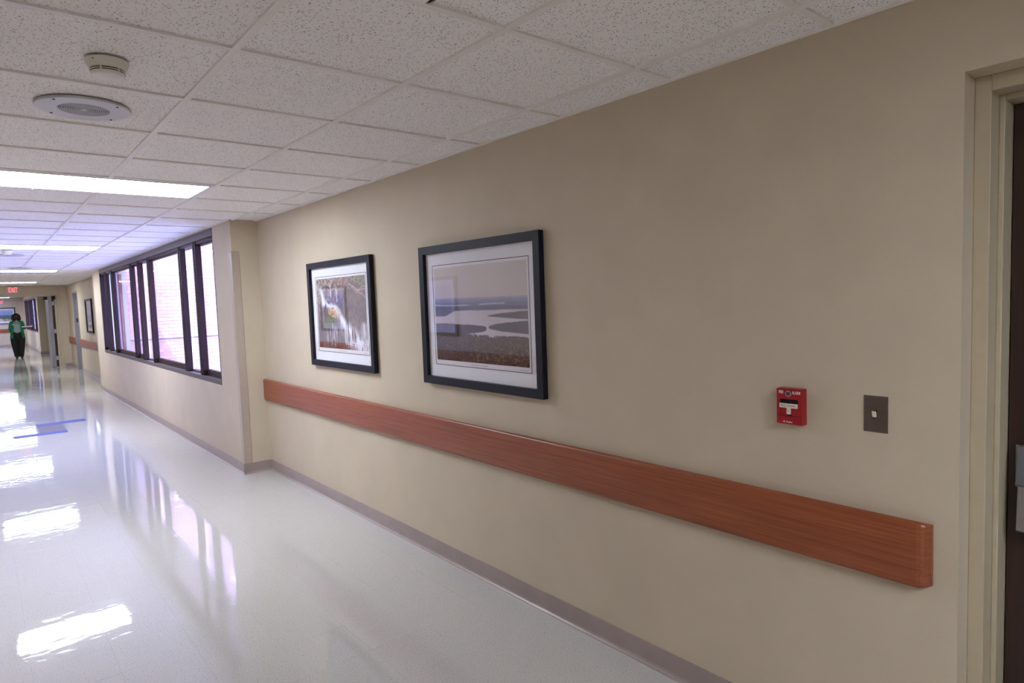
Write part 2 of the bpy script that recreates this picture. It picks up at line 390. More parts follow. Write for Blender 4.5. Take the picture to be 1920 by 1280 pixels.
# floor: bed + vinyl tiles
floor_o = structure('floor', MB().box(XL-0.2, XW+0.9, YBACK-0.2, YEND+0.2, -0.12, -0.0035), ['joint'])
FT = 0.3048; fx0, fy0 = 0.993, 1.745
def make_ftile(w, d, name='floor_tile'):
    a, c, t = 0.0001, 0.00025, 0.0035
    w /= 2; d /= 2
    v = [(-w+a,-d+a,-t),(w-a,-d+a,-t),(w-a,d-a,-t),(-w+a,d-a,-t),(-w+a,-d+a,-c),(w-a,-d+a,-c),(w-a,d-a,-c),(-w+a,d-a,-c),(-w+a+c,-d+a+c,0),(w-a-c,-d+a+c,0),(w-a-c,d-a-c,0),(-w+a+c,d-a-c,0)]
    f = [(0,1,5,4),(1,2,6,5),(2,3,7,6),(3,0,4,7),(4,5,9,8),(5,6,10,9),(6,7,11,10),(7,4,8,11),(8,9,10,11)]
    return v, f
cells = []
kx0 = math.floor((XL-fx0)/FT); kx1 = math.ceil((XW-fx0)/FT)
ky0 = math.floor((YBACK-fy0)/FT); ky1 = math.ceil((YEND-fy0)/FT)
for kx in range(kx0, kx1):
    for ky in range(ky0, ky1):
        xa, xb = max(XL, fx0+kx*FT), min(XW, fx0+(kx+1)*FT); ya, yb = max(YBACK, fy0+ky*FT), min(YEND, fy0+(ky+1)*FT)
        if xb-xa < 0.01 or yb-ya < 0.01: continue
        cx, cy = (xa+xb)/2, (ya+yb)/2
        p = cam_px((cx, cy, 0)); area = 0
        hid = (cx > XB and YC < cy < YE+0.6)
        if p and -40 < p[0] < 1960 and -40 < p[1] < 1330 and not hid:
            d = (Vector((cx, cy, 0))-Vector((0, 0, CAMZ))); area = 1/(d.length**3)
        cells.append((area, xa, xb, ya, yb))
cells.sort(reverse=True)
ft_cache = {}; rest = MB()
for i, (area, xa, xb, ya, yb) in enumerate(cells):
    w, d = xb-xa, yb-ya; key = (round(w, 3), round(d, 3))
    if i < 300 and area > 0:
        if key not in ft_cache:
            v, f = make_ftile(w, d); ft_cache[key] = MB().add(v, f).mesh('floor_tile', 'floor')
        o = inst('floor_tile', ft_cache[key], floor_o, ((xa+xb)/2, (ya+yb)/2, 0))
        o.rotation_euler = (rng.normal(0, 0.0007), rng.normal(0, 0.0005), 0)
    else:
        v, f = make_ftile(w, d); tx, ty = rng.normal(0, 0.0007), rng.normal(0, 0.0005)
        rest.add([((xa+xb)/2+a, (ya+yb)/2+b, c+b*tx-a*ty) for a, b, c in v], f)
o = rest.build('floor_tiles', 'floor', floor_o); o['kind'] = 'stuff'
MB().box(XL, XB, YE-0.22, YE-0.203, -0.003, 0.0012).build('seam_strip', 'seam', floor_o)

# cove base along the walls
def cove(x, sx):   # profile in (x,z) for a wall whose room side points to sx
    pts = [(0, 0.0), (0.016, 0.0), (0.0145, 0.004), (0.007, 0.011), (0.0045, 0.02), (0.004, 0.098), (0.003, 0.1016), (0, 0.1016)]
    return [(x+sx*a, z) for a, z in pts]
def covey(y, sy): return [(y+sy*a, z) for a, z in [(0, 0.0), (0.016, 0.0), (0.0145, 0.004), (0.007, 0.011), (0.0045, 0.02), (0.004, 0.098), (0.003, 0.1016), (0, 0.1016)]]
def bb(name, mb): structure(name, mb, 'base', smooth=False)
bb('baseboard_right', MB().prism(cove(XW, -1), DY1, YC, 'y'))
bb('baseboard_return', MB().prism(covey(YC, -1), XB-0.016, XW, 'x'))
bb('baseboard_window_side', MB().prism(cove(XB, -1), YC-0.016, YE, 'y'))
bb('baseboard_right_recess', MB().prism(cove(XW, -1), YE, OY0, 'y').prism(cove(XW, -1), OY1, YP, 'y'))
bb('baseboard_left', MB().prism(cove(XL, 1), YBACK, YEND, 'y'))
bb('baseboard_partition', MB().prism(covey(YP, -1), PX1+0.16, XW, 'x'))
bb('baseboard_far', MB().prism(cove(XB, -1), FB0-0.016, FB1, 'y').prism(covey(FB0, -1), XB-0.016, XW, 'x').prism(cove(XW, -1), YP+0.16, FB0, 'y'))
bb('baseboard_end', MB().prism(covey(YEND, -1), XL, XB, 'x'))

# ================================================================== WINDOWS
def window(name, ya, yb, z0, z1, mull, sashes, fl=0.03):
    w = empty(name, (XB, (ya+yb)/2, z0)); w['kind'] = 'structure'
    # head: box section flush with the wall, with two lips
    MB().box(XB-0.006, XB+0.13, ya, yb, z1-0.075, z1).build('head', 'alu', w, bevel=0.002)
    MB().box(XB+0.012, XB+0.12, ya, yb, z1-0.105, z1-0.075).build('head_track', 'bronze', w)
    MB().box(XB-0.004, XB+0.13, ya, yb, z0, z0+0.050).build('sill', 'alu', w, bevel=0.003)
    MB().box(XB-0.002, XB+0.12, ya, ya+0.014, z0+0.05, z1-0.075).build('jamb', 'bronze', w)
    MB().box(XB-0.002, XB+0.12, yb-0.05, yb, z0+0.05, z1-0.075).build('jamb', 'bronze', w)
    edges = [ya]+mull+[yb]
    for y in mull:
        mu = MB().box(XB+0.004, XB+0.066, y-0.004, y+0.112, z0+0.035, z1-0.07).build('mullion', 'bronze', w, bevel=0.002)
        MB().box(XB+0.0, XB+0.004, y+0.035, y+0.065, z0+0.052, z1-0.08).build('mullion_groove', 'dark', mu)
    for k in range(len(edges)-1):
        a = edges[k]+(0.014 if k == 0 else 0.10); b = edges[k+1]-(0.05 if k == len(edges)-2 else 0)
        gx = XB+(0.062 if sashes[k] else 0.090)
        if sashes[k]:
            r = MB().box(XB+0.045, XB+0.085, a, b, z0+0.05, z0+0.115).build('sash_rail', 'bronze', w, bevel=0.002)
            MB().box(XB+0.045, XB+0.085, a, b, z1-0.125, z1-0.075).build('sash_rail', 'bronze', w, bevel=0.002)
        else:
            MB().box(XB+0.055, XB+0.10, a, b, z0+0.05, z0+0.075).build('glazing_bead', 'alu', w)
        MB().box(gx, gx+0.006, a-0.02, b+0.02, z0+0.05, z1-0.08).build('pane', 'wglass', w)
    return w
mull1 = [7.632, 8.310, 10.12, 10.83, 11.455, 13.30, 13.98]
win1 = window('window_1', WY0, WY1, WZ0, WZ1, mull1, [1, 0, 1, 0, 1, 1, 0, 1])
MB().box(XB+0.005, XB+0.009, 7.70, 7.71, 0.93, 0.94).build('latch_stud', 'steel', win1)
win2 = window('window_2', FW0, FW1, 0.84, 2.32, [32.8, 33.5, 35.3, 36.0, 36.7, 38.5, 39.2], [1, 0, 1, 0, 1, 1, 0, 1])
# outer lintel of the window wall
MB().box(XB+0.13, XB+0.31, WY0-0.1, WY1+0.1, 2.37, WZ1+0.02).build('outer_lintel', 'mortar', win1)

# ================================================================== COURTYARD
structure('ground', MB().box(XW+0.31, 30, -20, 60, -0.35, -0.05), 'concrete')
BY = 15.85
cw = structure('wall_courtyard', MB().box(XB+0.305, 9.0, BY+0.012, BY+0.3, -0.05, 5.5), 'mortar')
bl, bh, g = 0.203, 0.067, 0.010
bme = MB().box(-bl/2, bl/2, 0, 0.05, 0, bh).mesh('brick', 'brick'); hme = MB().box(-(bl-g)/4, (bl-g)/4, 0, 0.05, 0, bh).mesh('brick_half', 'brick')
blist = []
for rrow in range(0, 70):
    z = -0.03+rrow*(bh+g)
    for c in range(-1, 32):
        x = XB+0.32+bl/2+(c+(0.5 if rrow % 2 else 0))*(bl+g)
        if x-bl/2 < XB+0.31: continue
        seen = (2.15 < x < 4.6 and 0.0 < z < 3.1)
        blist.append((0 if seen else 1, abs(x-2.6)*1.0+abs(z-1.4)*0.35, x, z))
blist.sort(); restb = MB()
for i, (s_, d_, x, z) in enumerate(blist):
    yy = BY+random.uniform(-0.003, 0.003)
    if i < 300: inst('brick', bme, cw, (x, yy, z))
    else: restb.box(x-bl/2, x+bl/2, yy, yy+0.05, z, z+bh)
o = restb.build('bricks', 'brick', cw); o['kind'] = 'stuff'
MB().box(XB+0.305, 2.345, 15.30, BY+0.02, -0.05, 2.36).build('pier', 'pierbrick', cw)
for k in range(31):      # raised courses of the pier face
    MB().box(XB+0.306, 2.346, 15.296, 15.302, -0.03+k*(bh+g), -0.03+k*(bh+g)+bh).build('pier_course', 'pierbrick', cw)
MB().box(XB+0.31, 8.9, BY-0.014, BY+0.02, 0.945, 0.972).build('ledge', 'seam', cw)

# ================================================================== DOORS
# near door in its recess
d1 = empty('door_1', (XW+0.25, (DY0+DY1)/2, 0)); d1['kind'] = 'structure'
xa, xb_, xc, xd = XW+0.091, XW+0.168, XW+0.252, XW+0.30
m = MB()
m.box(xa, xd, DY1-0.040, DY1, 0, DZ).box(xa, xd, DY0, DY0+0.040, 0, DZ).box(xa, xd, DY0+0.04, DY1-0.04, DZ-0.045, DZ)
m.box(xb_, xd, DY1-0.0545, DY1-0.040, 0, DZ-0.045).box(xb_, xd, DY0+0.040, DY0+0.0545, 0, DZ-0.045).box(xb_, xd, DY0+0.0545, DY1-0.0545, DZ-0.060, DZ-0.045)
m.build('door_frame', 'frame_paint', d1, bevel=0.0025)
leaf = MB().box(xc, xc+0.045, DY0+0.057, DY1-0.057, 0.008, DZ-0.063).build('door_leaf', 'darkwood', d1, bevel=0.002)
hx = xc-0.002
MB().box(xc-0.008, xc, 0.30, 0.498, 0.985, 1.115).build('escutcheon', 'steel', leaf, bevel=0.004)
MB().prism([(xc-0.050, 1.000), (xc-0.004, 0.985), (xc-0.004, 1.115), (xc-0.036, 1.115)], 0.375, 0.490, 'y').build('latch_housing', 'pewter', leaf, bevel=0.005, segs=3)
MB().prism([(xc-0.062, 0.868), (xc-0.050, 0.860), (xc-0.030, 0.992), (xc-0.050, 1.000)], 0.385, 0.483, 'y').build('paddle_lever', 'steel', leaf, bevel=0.003, segs=3)
MB().box(xc-0.030, xc, 0.39, 0.476, 0.862, 0.985).build('lever_base', 'pewter', leaf, bevel=0.003)
# opening with grey steel jamb beyond the window wall
d3 = empty('door_3', (XW+0.15, (OY0+OY1)/2, 0)); d3['kind'] = 'structure'
m = MB().box(XW-0.02, XW+0.30, OY1-0.05, OY1, 0, OZ).box(XW-0.02, XW+0.30, OY0, OY0+0.05, 0, OZ).box(XW-0.02, XW+0.30, OY0+0.05, OY1-0.05, OZ-0.05, OZ)
m.build('door_frame', 'greydoor', d3, bevel=0.004)
lf3 = MB().box(XW+0.20, XW+0.245, OY0+0.052, OY1-0.052, 0.01, OZ-0.052).build('door_leaf', 'greydoor', d3)
MB().box(XW+0.03, XW+0.10, OY1-0.056, OY1-0.048, 1.33, 1.45).build('strike_plate', 'dark', d3)
MB().tube([(XW+0.19, OY1-0.12, 1.0), (XW+0.15, OY1-0.12, 1.0), (XW+0.15, OY1-0.24, 1.0)], [0.012, 0.012, 0.010]).build('lever', 'steel', lf3)
# partition doors: frame and the leaf that stands open
d2 = empty('door_2', (PX1, YP, 0)); d2['kind'] = 'structure'
m = MB().box(PX1, PX1+0.06, YP-0.02, YP+0.18, 0, PZ+0.06).box(PX0-0.06, PX0, YP-0.02, YP+0.18, 0, PZ+0.06).box(PX0, PX1, YP-0.02, YP+0.18, PZ, PZ+0.06)
m.build('door_frame', 'frame_paint', d2, bevel=0.004)
MB().box(PX1+0.13, PX1+0.145, YP-0.008, YP, 0, HC).build('frame_seam', 'frame_paint', d2)
lf = MB().add([(PX1-0.150, YP-0.03, 0.01), (PX1-0.070, YP-0.03, 0.01), (PX1-0.055, YP+0.95, 0.01), (PX1-0.135, YP+0.95, 0.01),
               (PX1-0.150, YP-0.03, PZ-0.01), (PX1-0.070, YP-0.03, PZ-0.01), (PX1-0.055, YP+0.95, PZ-0.01), (PX1-0.135, YP+0.95, PZ-0.01)],
              [(0,3,2,1),(4,5,6,7),(0,1,5,4),(1,2,6,5),(2,3,7,6),(3,0,4,7)]).build('door_leaf', 'greydoor', d2, bevel=0.004)
for z in (0.28, 1.08, 1.90): MB().box(PX1-0.062, PX1-0.004, YP-0.034, YP+0.0, z-0.06, z+0.06).build('hinge', 'steel', lf)
MB().box(PX1-0.058, PX1-0.008, YP+0.005, YP+0.05, 0.02, PZ-0.02).build('hinge_gap', 'darkwood', lf)
MB().box(PX1-0.05, PX1+0.03, YP-0.09, YP-0.03, PZ-0.09, PZ+0.01).build('closer_arm', 'dark', d2, bevel=0.004)
MB().box(PX1-0.25, PX1-0.16, YP-0.07, YP+0.0, PZ-0.10, PZ-0.01).build('closer_body', 'dark', d2, bevel=0.004)

# ================================================================== THINGS
# ---- handrails
def rail_profile(x, sx, z0=0.700, z1=0.903, t=0.040):
    r = 0.014; pts = [(0, z0+0.012)]
    pts += [(t-r, z0)]+[(t-r+r*math.sin(a), z0+r-r*math.cos(a)) for a in (0.5, 1.05, 1.57)]
    pts += [(t, z1-r)]+[(t-r+r*math.cos(a), z1-r+r*math.sin(a)) for a in (0.5, 1.05, 1.57)]+[(0, z1-0.010)]
    return [(x+sx*a, z) for a, z in pts]
def endcap(mb, x, sx, ya, yb, steps=6, z0=0.700, z1=0.903):    # rounded return from ya (full depth) to yb (at wall)
    prev = None
    for k in range(steps+1):
        a = k/steps*math.pi/2; t = 0.006+0.034*math.cos(a) if k < steps else 0.006; y = ya+(yb-ya)*math.sin(a)
        ring = [(px, y, z) for px, z in rail_profile(x, sx, z0+0.011*(1-math.cos(a)), z1-0.011*(1-math.cos(a)), max(t, 0.0145))]
        if prev:
            n = len(ring); mb.add(prev+ring, [(i, (i+1) % n, n+(i+1) % n, n+i) for i in range(n)])
        else: mb.add(ring, [tuple(range(len(ring)))])
        prev = ring
    mb.add(prev, [tuple(range(len(prev)))])
    return mb
def handrail(y0, y1, x, sx, label, caps):
    r = empty('handrail', (x, (y0+y1)/2, 0.70)); prop(r, label, 'handrail', 'wood-look wall handrails')
    a = y0+(0.045 if caps[0] else 0); b = y1-(0.045 if caps[1] else 0)
    MB().prism(rail_profile(x, sx), a, b, 'y').build('rail_cover', 'wood', r, smooth=True)
    if caps[0]: endcap(MB(), x, sx, a-0.0002, y0).build('end_cap', 'wood', r, smooth=True)
    if caps[1]: endcap(MB(), x, sx, b+0.0002, y1).build('end_cap', 'wood', r, smooth=True)
    return r
handrail(0.638, 6.31, XW, -1, 'long cherry wood-grain handrail on the beige wall below the lake and waterfall pictures', (1, 0))
handrail(YE+0.1, OY0-0.06, XW, -1, 'cherry wood-grain handrail in the far recess between window wall and grey door jamb', (0, 1))
handrail(OY1+0.06, YP-0.05, XW, -1, 'short cherry handrail stub between grey door jamb and cross partition', (1, 0))
handrail(YBACK+0.1, YP-1.2, XL, 1, 'cherry handrail on the opposite wall, seen only mirrored in picture glass', (1, 1))
r = empty('handrail', (0.4, YEND, 0.70)); prop(r, 'cherry handrail on the far end wall behind the walking person', 'handrail', 'wood-look wall handrails')
MB().prism([(YEND-(XW-a), z) for a, z in rail_profile(XW, -1)], -0.6, 1.45, 'x').build('rail_cover', 'woodx', r, smooth=True)

# ---- framed pictures
def fbm(h, w, cells, oct=4, seed=0, ax=1.0):
    r = np.random.default_rng(seed); out = np.zeros((h, w)); amp = 1; tot = 0
    for k in range(oct):
        ch, cw_ = max(2, int(cells*2**k)), max(2, int(cells*ax*2**k)); gk = r.random((ch+2, cw_+2))
        yy = np.linspace(0, ch, h); xx = np.linspace(0, cw_, w); yi = yy.astype(int); xi = xx.astype(int); fy = (yy-yi)[:, None]; fx = (xx-xi)[None, :]
        fy = fy*fy*(3-2*fy); fx = fx*fx*(3-2*fx)
        a = gk[yi][:, xi]; b = gk[yi][:, xi+1]; c = gk[yi+1][:, xi]; d = gk[yi+1][:, xi+1]
        out += amp*((a*(1-fx)+b*fx)*(1-fy)+(c*(1-fx)+d*fx)*fy); tot += amp; amp *= 0.55
    return out/tot
def mixc(img, mask, col):
    mask = np.clip(mask, 0, 1)[..., None]; return img*(1-mask)+np.array(col, float)*mask
def sst(a, b, x): t = np.clip((x-a)/(b-a), 0, 1); return t*t*(3-2*t)
def art_lake(h, w):
    v, u = np.mgrid[0:1:h*1j, 0:1:w*1j]; n1 = fbm(h, w, 9, 4, 1, 1.4); n2 = fbm(h, w, 40, 3, 2, 1.3); n3 = fbm(h, w, 95, 2, 3, 1.2); n4 = fbm(h, w, 16, 3, 4, 1.5); e = 0.004
    img = np.ones((h, w, 3))*np.array([208, 198, 196.])+(v[..., None]*np.array([-18, -26, -26.]))
    L = lambda lim: sst(lim-e, lim+e, v)
    img = mixc(img, L(0.326+0.010*n4), [158, 158, 180]); img = mixc(img, L(0.352+0.02*(n4-0.5)), [142, 142, 166]); img = mixc(img, L(0.382+0.02*(n1-0.5)), [126, 126, 150])
    img = mixc(img, np.exp(-((v-0.402-0.008*np.sin(u*6))/0.005)**2)*((u < 0.42) | ((u > 0.52) & (u < 0.78)))*sst(0.35, 0.5, n1+0.1), [216, 208, 218])
    img = mixc(img, L(0.418+0.016*(n1-0.5)), [108, 106, 126])
    shore = 0.470-0.016*u+0.055*sst(0.26, 0.10, u)+0.008*(n1-0.5)
    lake = L(shore); img = mixc(img, lake, [200, 190, 198]); img = img+((n3-0.5)*12*lake)[..., None]
    def lens(u0, sgn, mid, up, dn, p, col):
        nonlocal img
        q = np.clip((u-u0)*sgn/(1-u0 if sgn > 0 else u0), 0, 1); s_ = q**p
        m_ = sst(mid-up*s_-e, mid-up*s_+e, v+0.010*(n4-0.5))*sst(mid+dn*s_+e, mid+dn*s_-e, v+0.008*(n1-0.5))*(q > 0.002); img = mixc(img, m_, col)
    lens(0.60, 1, 0.520, 0.050, 0.030, 0.65, [98, 92, 102]); lens(0.61, 1, 0.635, 0.072, 0.052, 0.45, [90, 83, 90])
    lens(0.59, -1, 0.640, 0.040, 0.085, 0.30, [88, 81, 90])
    far = sst(0.30, 0.0, u)*0.02
    edge = 0.715-0.02*np.exp(-((u-0.1)/0.3)**2)+0.018*(n2-0.5)+0.012*(n3-0.5)
    hut = (n2 > 0.62)*np.exp(-((v-edge-0.004)/0.010)**2)*(u > 0.42)*(u < 0.72); 
    fg = L(edge); dk = sst(0.72, 1, v)
    dark = np.stack([92-30*dk, 78-30*dk, 74-34*dk], -1); img = img*(1-fg[..., None])+dark*fg[..., None]
    img = mixc(img, hut*0.9, [226, 218, 222])
    img = img+((n3-0.5)*34*fg)[..., None]
    tree = sst(0.50, 0.72, n3*0.6+n2*0.4)*fg*sst(0.30, 0.75, n1*0.6+0.55*u*dk+0.12); img = mixc(img, tree*0.7, [146, 132, 78])
    return img
def art_fall(h, w):
    v, u = np.mgrid[0:1:h*1j, 0:1:w*1j]; n1 = fbm(h, w, 7, 4, 11, 1.3); n2 = fbm(h, w, 26, 4, 12, 1.2); n3 = fbm(h, w, 80, 2, 13, 1.0); st = fbm(h, w, 5, 3, 14, 14); st2 = fbm(h, w, 3, 3, 15, 34)
    img = np.ones((h, w, 3))*np.array([112, 95, 94.])+((n2-0.5)*36)[..., None]+((n1-0.5)*30)[..., None]
    lit = sst(0.62, 0.25, v+0.5*u)*sst(0.40, 0.62, n3*0.5+n2*0.5); img = mixc(img, lit*0.8, [198, 178, 156])
    img = mixc(img, np.exp(-(((u-0.55)/0.10)**2+((v-0.06)/0.07)**2))*0.6, [150, 112, 98])
    img = mixc(img, np.exp(-(((u-0.92)/0.10)**2+((v-0.06)/0.07)**2))*sst(0.45, 0.55, n2), [120, 140, 92])
    br = sum(np.exp(-((v-a-b*(u-0.6)-0.025*np.sin(u*c))/0.006)**2)*(u > d) for a, b, c, d in ((0.10, 0.28, 24, 0.58), (0.16, 0.02, 31, 0.74), (0.02, 0.75, 18, 0.70)))
    img = mixc(img, br*0.8, [198, 172, 162])
    pile = sst(1.15, 0.85, np.sqrt(((u-0.36)/0.13)**2+((v-0.47)/0.09)**2)+0.5*(n2-0.5)); img = mixc(img, pile, [186, 154, 118]); img = img-(pile*(n3-0.5)*120)[..., None]
    moss = sst(1.15, 0.8, np.sqrt(((u-0.26)/0.14)**2+((v-0.63)/0.09)**2)+0.5*(n2-0.5)); img = mixc(img, moss*0.9, [112, 100, 78]); img = mixc(img, moss*sst(0.5, 0.6, n3), [92, 112, 62])
    def water(m_, k=1.0):
        nonlocal img
        img = mixc(img, np.clip(m_, 0, 1)*k, [232, 230, 244])
    c1 = 0.05+0.10*v/0.35; water(np.exp(-((u-c1)/0.035)**2)*sst(0.10, 0.16, v)*sst(0.42, 0.32, v)*sst(0.30, 0.5, st2+0.15))
    water(np.exp(-((v-0.36-0.25*(u-0.15))/0.045)**2)*sst(0.08, 0.14, u)*sst(0.50, 0.38, u)*sst(0.38, 0.52, n2+0.06))
    mid = 0.44+0.52*sst(0.40, 1.15, v); wd = 0.05+0.13*sst(0.45, 0.9, v)
    water(np.exp(-((u-mid)/wd)**2)*sst(0.40, 0.47, v)*sst(0.38, 0.58, st+0.10))
    vs_ = 0.50+0.30*fbm(2, w, 1, 3, 17, 30)[0][None, :]; hang = sst(0, 0.12, v-vs_)*(v < 0.90+0.1*st)*sst(0.14, 0.22, u)*sst(0.95, 0.75, u)*sst(0.57, 0.66, st2); water(hang, 0.85)
    water(np.exp(-((v-0.93+0.1*(u-0.7))/0.05)**2)*sst(0.55, 0.7, u)*sst(0.42, 0.55, n3), 0.9)
    water(np.exp(-((u-0.95)/0.05)**2)*sst(0.60, 0.66, v)*sst(0.90, 0.75, v)*sst(0.4, 0.55, st2+0.05), 0.8)
    for cx, lim in ((0.30, 0.16), (0.42, 0.22)): water(np.exp(-((u-cx-0.05*v)/0.010)**2)*(v > lim-0.06)*(v < lim+0.12), 0.8)
    img = mixc(img, sst(0.88, 0.98, v)*sst(0.35, 0.55, n1)*(1-sst(0.4, 0.7, u)), [104, 52, 40])
    return img
def art_blue(h, w, seed, green):
    v, u = np.mgrid[0:1:h*1j, 0:1:w*1j]; n1 = fbm(h, w, 5, 4, seed, 1.4); n2 = fbm(h, w, 36, 3, seed+1, 1.2)
    img = np.ones((h, w, 3))*np.array([176, 186, 220.]); img = img+(v[..., None]*np.array([-60, -50, -30.])*1.6)
    img = mixc(img, sst(-0.02, 0.02, v-0.45-0.12*(n1-0.5)), [92, 104, 138]); img = mixc(img, sst(-0.02, 0.02, v-0.60-0.14*(n1-0.5)), green)
    img = mixc(img, sst(0.5, 0.65, n2)*(v > 0.66), [150, 138, 110]); img = mixc(img, sst(-0.01, 0.01, v-0.76-0.05*n1), [206, 192, 180]); 
    img = mixc(img, sst(0.52, 0.6, n2)*(v > 0.72)*(u > 0.5), [74, 78, 66]); return img
PW, PH = 1.09, 0.825
def picture(label, cat_group, art, res, pos, rz):
    """local frame: picture hangs on a wall facing -Y (wall plane y=0), x to the viewer's right, z up; rotated by rz"""
    p = empty('framed_picture', (0, 0, 0)); prop(p, label, 'picture', cat_group)
    hw, fwid, dep = PW/2, 0.046, 0.036
    m = MB()
    def bar(pts):   # mitred frame piece: outer a,b and inner c,d in (x,z)
        (ax, az), (bx, bz), (cx, cz), (dx, dz) = pts
        m.add([(ax, -0.004, az), (bx, -0.004, bz), (cx, -0.004, cz), (dx, -0.004, dz), (ax, -dep, az), (bx, -dep, bz), (cx, -dep+0.0012, cz), (dx, -dep+0.0012, dz)],
              [(0,3,2,1),(4,5,6,7),(0,1,5,4),(1,2,6,5),(2,3,7,6),(3,0,4,7)])
    L, Rr, B, T = -hw, hw, 0.0, PH; i = fwid
    for pts in (((L,T),(Rr,T),(Rr-i,T-i),(L+i,T-i)), ((L,B),(Rr,B),(Rr-i,B+i),(L+i,B+i)), ((L,B),(L,T),(L+i,T-i),(L+i,B+i)), ((Rr,B),(Rr,T),(Rr-i,T-i),(Rr-i,B+i))):
        m.v, m.f, m.mi = [], [], []; bar(pts); m.build('frame_piece', 'black', p)
    MB().box(L+0.04, Rr-0.04, -0.012, -0.006, B+0.04, T-0.04).build('mat_board', 'mat', p)
    lx0, lx1, lz0, lz1 = L+0.112, Rr-0.102, B+0.118, T-0.115; t = 0.0035
    ln = MB()
    for a in ((lx0, lx1, lz0, lz0+t), (lx0, lx1, lz1-t, lz1), (lx0, lx0+t, lz0, lz1), (lx1-t, lx1, lz0, lz1)): ln.box(a[0], a[1], -0.0132, -0.0118, a[2], a[3])
    ln.build('mat_line', 'ink', p)
    ax0, ax1, az0, az1 = lx0+0.018, lx1-0.016, lz0+0.030, lz1-0.018
    w, h = res; img = np.clip(art(h, w), 0, 255)/255; linr = np.where(img <= 0.04045, img/12.92, ((img+0.055)/1.055)**2.4)
    me = bpy.data.meshes.new('art_print')
    X = np.linspace(ax0, ax1, w); Z = np.linspace(az1, az0, h)
    V = np.zeros((h*w, 3)); V[:, 0] = np.tile(X, h); V[:, 2] = np.repeat(Z, w); V[:, 1] = -0.0134
    idx = np.arange(h*w).reshape(h, w); F = np.stack([idx[:-1, :-1], idx[1:, :-1], idx[1:, 1:], idx[:-1, 1:]], -1).reshape(-1, 4)
    me.from_pydata(V.tolist(), [], F.tolist()); me.materials.append(M['print'])
    at = me.color_attributes.new('Col', 'FLOAT_COLOR', 'POINT'); cc = np.ones((h*w, 4)); cc[:, :3] = linr.reshape(-1, 3); at.data.foreach_set('color', cc.ravel())
    o = bpy.data.objects.new('art_print', me); COL.objects.link(o); o.parent = p
    # tiny caption and signature strokes under the print
    cap = MB()
    for k in range(14): cap.box(-0.07+k*0.011, -0.07+k*0.011+random.uniform(0.004, 0.009), -0.0134, -0.0119, az0-0.0155, az0-0.0138)
    for k in range(6): cap.box(ax1-0.08+k*0.012, ax1-0.08+k*0.012+0.009, -0.0134, -0.0119, az0-0.017+0.002*(k % 2), az0-0.0158+0.002*(k % 2))
    cap.build('caption', 'ink', p)['kind'] = 'stuff'
    MB().box(L+0.042, Rr-0.042, -0.0185, -0.0165, B+0.042, T-0.042).build('glass', 'pglass', p)
    p.location = pos; p.rotation_euler = (0, 0, rz)
    return p
R90 = -math.pi/2           # local x -> -y (picture on the right wall, faces -x)
G = 'black framed landscape pictures'
def rpic(y0, z0, label, art, res): return picture(label, G, art, res, (XW, y0+PW/2, z0), R90)
rpic(2.293, 1.105, 'black framed hazy lake and forested shore picture, nearer of the two above the handrail', art_lake, (260, 190))
rpic(4.022, 1.114, 'black framed waterfall over brown rocks picture, next to the window wall corner', art_fall, (260, 190))
rpic(18.05, 1.10, 'black framed picture in the recess past the windows, glass bright with window reflections', lambda h, w: art_blue(h, w, 31, [120, 110, 104]), (60, 45))
picture('black framed picture with blue sky on the far end wall behind the person', G, lambda h, w: art_blue(h, w, 41, [104, 116, 104]), (80, 60), (0.99, YEND, 1.14), 0.0)
picture('black framed blue-sky landscape on the opposite wall, mirrored in the waterfall picture', G, lambda h, w: art_blue(h, w, 51, [104, 118, 72]), (120, 90), (XL, 11.08, 1.10), math.pi/2)
picture('black framed pale landscape on the opposite wall, mirrored in the lake picture', G, lambda h, w: art_blue(h, w, 61, [120, 126, 150]), (120, 90), (XL, 7.70, 1.10), math.pi/2)

# ---- fire alarm pull station
fa = empty('pull_station', (XW, 1.0595, 1.146)); prop(fa, 'small red fire alarm pull station with white T handle on the beige wall', 'fire alarm')
y1_, y0_, z0_, z1_ = 1.104, 1.015, 1.146, 1.268; xf = XW-0.034
fy = lambda u: y1_-u*(y1_-y0_); fz = lambda v: z1_-v*(z1_-z0_)
m = MB()                                   # body with an open pocket, front face made of strips
m.box(XW-0.026, XW, y0_, y1_, z0_, z1_)
for a in ((0, 1, 0, 0.30), (0, 1, 0.755, 1), (0, 0.13, 0.30, 0.755), (0.84, 1, 0.30, 0.755)): m.box(xf, XW-0.0255, fy(a[1]), fy(a[0]), fz(a[3]), fz(a[2]))
m.box(xf+0.001, XW-0.0255, fy(0.84), fy(0.13), fz(0.755), fz(0.43))
m.build('housing', 'red', fa, bevel=0.0012)
MB().box(XW-0.027, XW-0.0255, fy(0.84), fy(0.13), fz(0.43), fz(0.30)).build('handle_pocket', 'dark', fa)
th = MB().box(xf-0.004, xf+0.002, fy(0.835), fy(0.135), fz(0.535), fz(0.415)).box(xf-0.004, xf+0.002, fy(0.565), fy(0.42), fz(0.715), fz(0.535)).build('pull_handle', 'white', fa, bevel=0.0006)
text('handle_lettering', 'PULL DOWN', 0.0098, 'redink', th, (xf-0.0042, fy(0.485), fz(0.476)), (0, -1, 0), width=0.90)
text('handle_arrow', '↓', 0.010, 'redink', th, (xf-0.0042, fy(0.49), fz(0.61)), (0, -1, 0))
MB().box(xf-0.0005, xf+0.003, fy(0.58), fy(0.43), fz(0.755), fz(0.715)).build('handle_slot', 'dark', fa)
for a in (0.775,): MB().box(xf-0.0006, xf+0.001, fy(0.86), fy(0.10), fz(a+0.006), fz(a)).build('cover_crease', 'reddark', fa)
